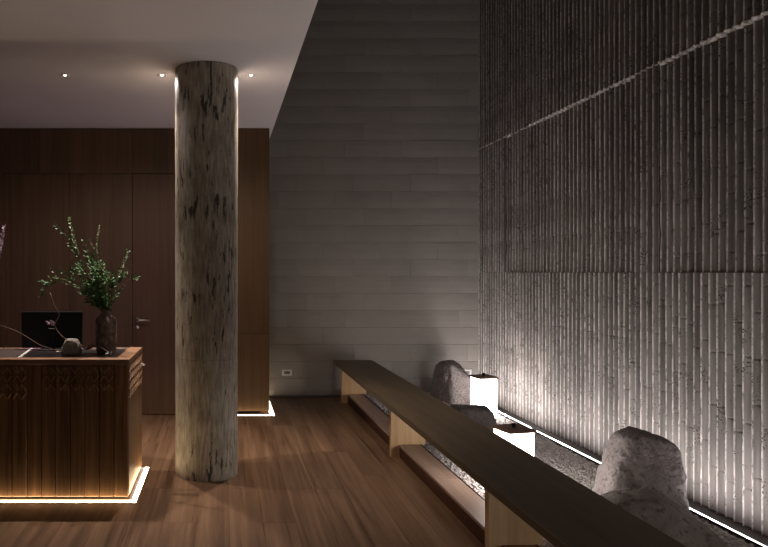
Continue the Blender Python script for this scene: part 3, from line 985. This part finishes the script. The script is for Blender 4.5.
# second arrangement, mostly beyond the left edge of the photograph
v2x, v2y = -1.62, 4.52
vase2 = lathe('vase', [(0.040, 0.0), (0.048, 0.05), (0.050, 0.12), (0.036, 0.18), (0.020, 0.20), (0.020, 0.225), (0.024, 0.235), (0.019, 0.235), (0.014, 0.21), (0.0, 0.2)], 32, M['vase'], None, (v2x, v2y, IZ), wob=0.01, cap=False)
tag(vase2, 'slim dark vase of mauve flowers at the far left of the counter', 'vase')
fb = thing('flower_sprig', 'mauve flower sprig reaching in at the left edge above the counter', 'flower', (v2x, v2y, IZ + 0.2))
f0 = Vector((v2x, v2y, IZ + 0.205))
branch(fb, [f0, f0 + Vector((0.02, 0, 0.12)), px2(-2, 258, v2y), px2(4, 226, v2y)], 31, leaf='petal', start=0.66, dens=1.2, L=0.024, w=0.009, twigs=2)
branch(fb, [f0, f0 + Vector((-0.03, 0.02, 0.15)), f0 + Vector((-0.08, 0.03, 0.32)), f0 + Vector((-0.10, 0.02, 0.45))], 32, leaf='petal', start=0.6, dens=1.0, L=0.018, w=0.006, twigs=2)

# stone on the counter
rock('stone', (-0.980, 4.40, IZ + 0.050), [((0, 0, 1), 0.058), ((-1, 0, 0.2), 0.055), ((1, 0, 0.1), 0.055), ((0, -1, 0.1), 0.05), ((0, 1, 0), 0.05), ((0, 0, -1), 0.046), ((0.7, 0, 0.7), 0.06), ((-0.7, -.2, 0.7), 0.062)],
     M['rock_small'], 'small round pale stone on the dark counter top in front of the monitor', 41, 0.006, 16, 20, cat='stone', sub=4, crackle=0.002)

# bare crooked twigs resting around the stone
tg = thing('crooked_twig', 'bare crooked twig lying across the counter behind the stone', 'twig', (-1.02, 4.47, IZ))
def twig(parent, ctrl, r0, r1, name='twig'):
    inv = Matrix.Translation(-Vector(parent.location))
    pts = [inv @ p for p in curve_pts(ctrl, 6)]
    vs_, fs = [], []
    n = len(pts)
    tube_into(vs_, fs, pts, [r0 + (r1 - r0) * i / (n - 1) for i in range(n)], 6)
    return raw(name, vs_, fs, M['twig'], parent, True)
twig(tg, [px2(110, 353.6, 4.40), px2(101, 348, 4.42), px2(95, 346, 4.44), px2(86, 349, 4.47), px2(78, 343, 4.48), px2(64, 338, 4.49), px2(55, 326, 4.50), px2(59, 315, 4.50), px2(54, 305, 4.50), px2(50, 293, 4.50)], 0.0068, 0.0036, 'main_stem')
twig(tg, [px2(95, 346, 4.44), px2(90, 345, 4.40), px2(87, 348.5, 4.38)], 0.008, 0.006, 'side_stem')
twig(tg, [px2(55, 326, 4.50), px2(50, 324, 4.49), px2(46, 322.5, 4.48)], 0.004, 0.002, 'side_stem')
tip_v, tip_f = [], []
inv = -Vector(tg.location)
for (a, b_) in (((50, 325), (46, 321)), ((52, 325), (50, 320)), ((55, 325), (52, 321))):
    p = px2(*a, 4.488) + inv; q = px2(*b_, 4.478) + inv
    leaf_into(tip_v, tip_f, p, q - p, Vector((0, -1, 0.2)), 0.038, 0.010)
raw('pale_lichen', tip_v, tip_f, M['petal'], tg)
for (a, b_) in (((110, 355), (112, 350.5)), ((109, 353), (106, 354))):
    v3, f3 = [], []
    p = px2(*a, 4.395) + inv; q = px2(*b_, 4.39) + inv
    leaf_into(v3, f3, p, q - p, Vector((0, -1, 0.3)), 0.030, 0.008)
    raw('pale_bud', v3, f3, M['whitetrim'], tg)
tg2 = thing('thin_twig', 'thin bare twig arching in from the left and resting on the stone', 'twig', (-1.2, 4.42, IZ))
twig(tg2, [px2(-20, 323, 4.45), px2(2, 326, 4.45), px2(20, 333, 4.44), px2(40, 345, 4.43), px2(52, 349, 4.40), px2(62, 352, 4.325)], 0.0022, 0.0034, 'main_stem')

# small name-card block beside the stone
cb = box('card_holder', -0.018, 0.018, -0.006, 0.006, 0.0, 0.014, M['whitetrim'], None, 0.002, loc=(-1.085, 4.50, IZ))
tag(cb, 'small white block on the counter left of the stone', 'card holder')

# monitor seen from behind
mo = thing('monitor', 'black computer monitor seen from behind on the counter', 'monitor', (-1.188, 4.74, IZ))
pf_ = [(-0.212, 0.262), (0.212, 0.262), (0.206, 0.012), (-0.206, 0.012)]
prism('back_shell', pf_, 'Y', -0.020, 0.004, M['monitor'], mo)
prism('bezel', [(-0.214, 0.265), (0.214, 0.265), (0.208, 0.009), (-0.208, 0.009)], 'Y', 0.004, 0.010, M['monitoredge'], mo)
raw('screen', [(-0.202, 0.0105, 0.254), (0.202, 0.0105, 0.254), (0.198, 0.0105, 0.022), (-0.198, 0.0105, 0.022)], [(0, 1, 2, 3)], M['screen'], mo)
box('stand', -0.022, 0.022, -0.034, -0.020, 0.004, 0.15, M['monitor'], mo, 0.003)
box('stand_base', -0.085, 0.085, -0.075, 0.045, 0.0, 0.007, M['monitor'], mo, 0.002)
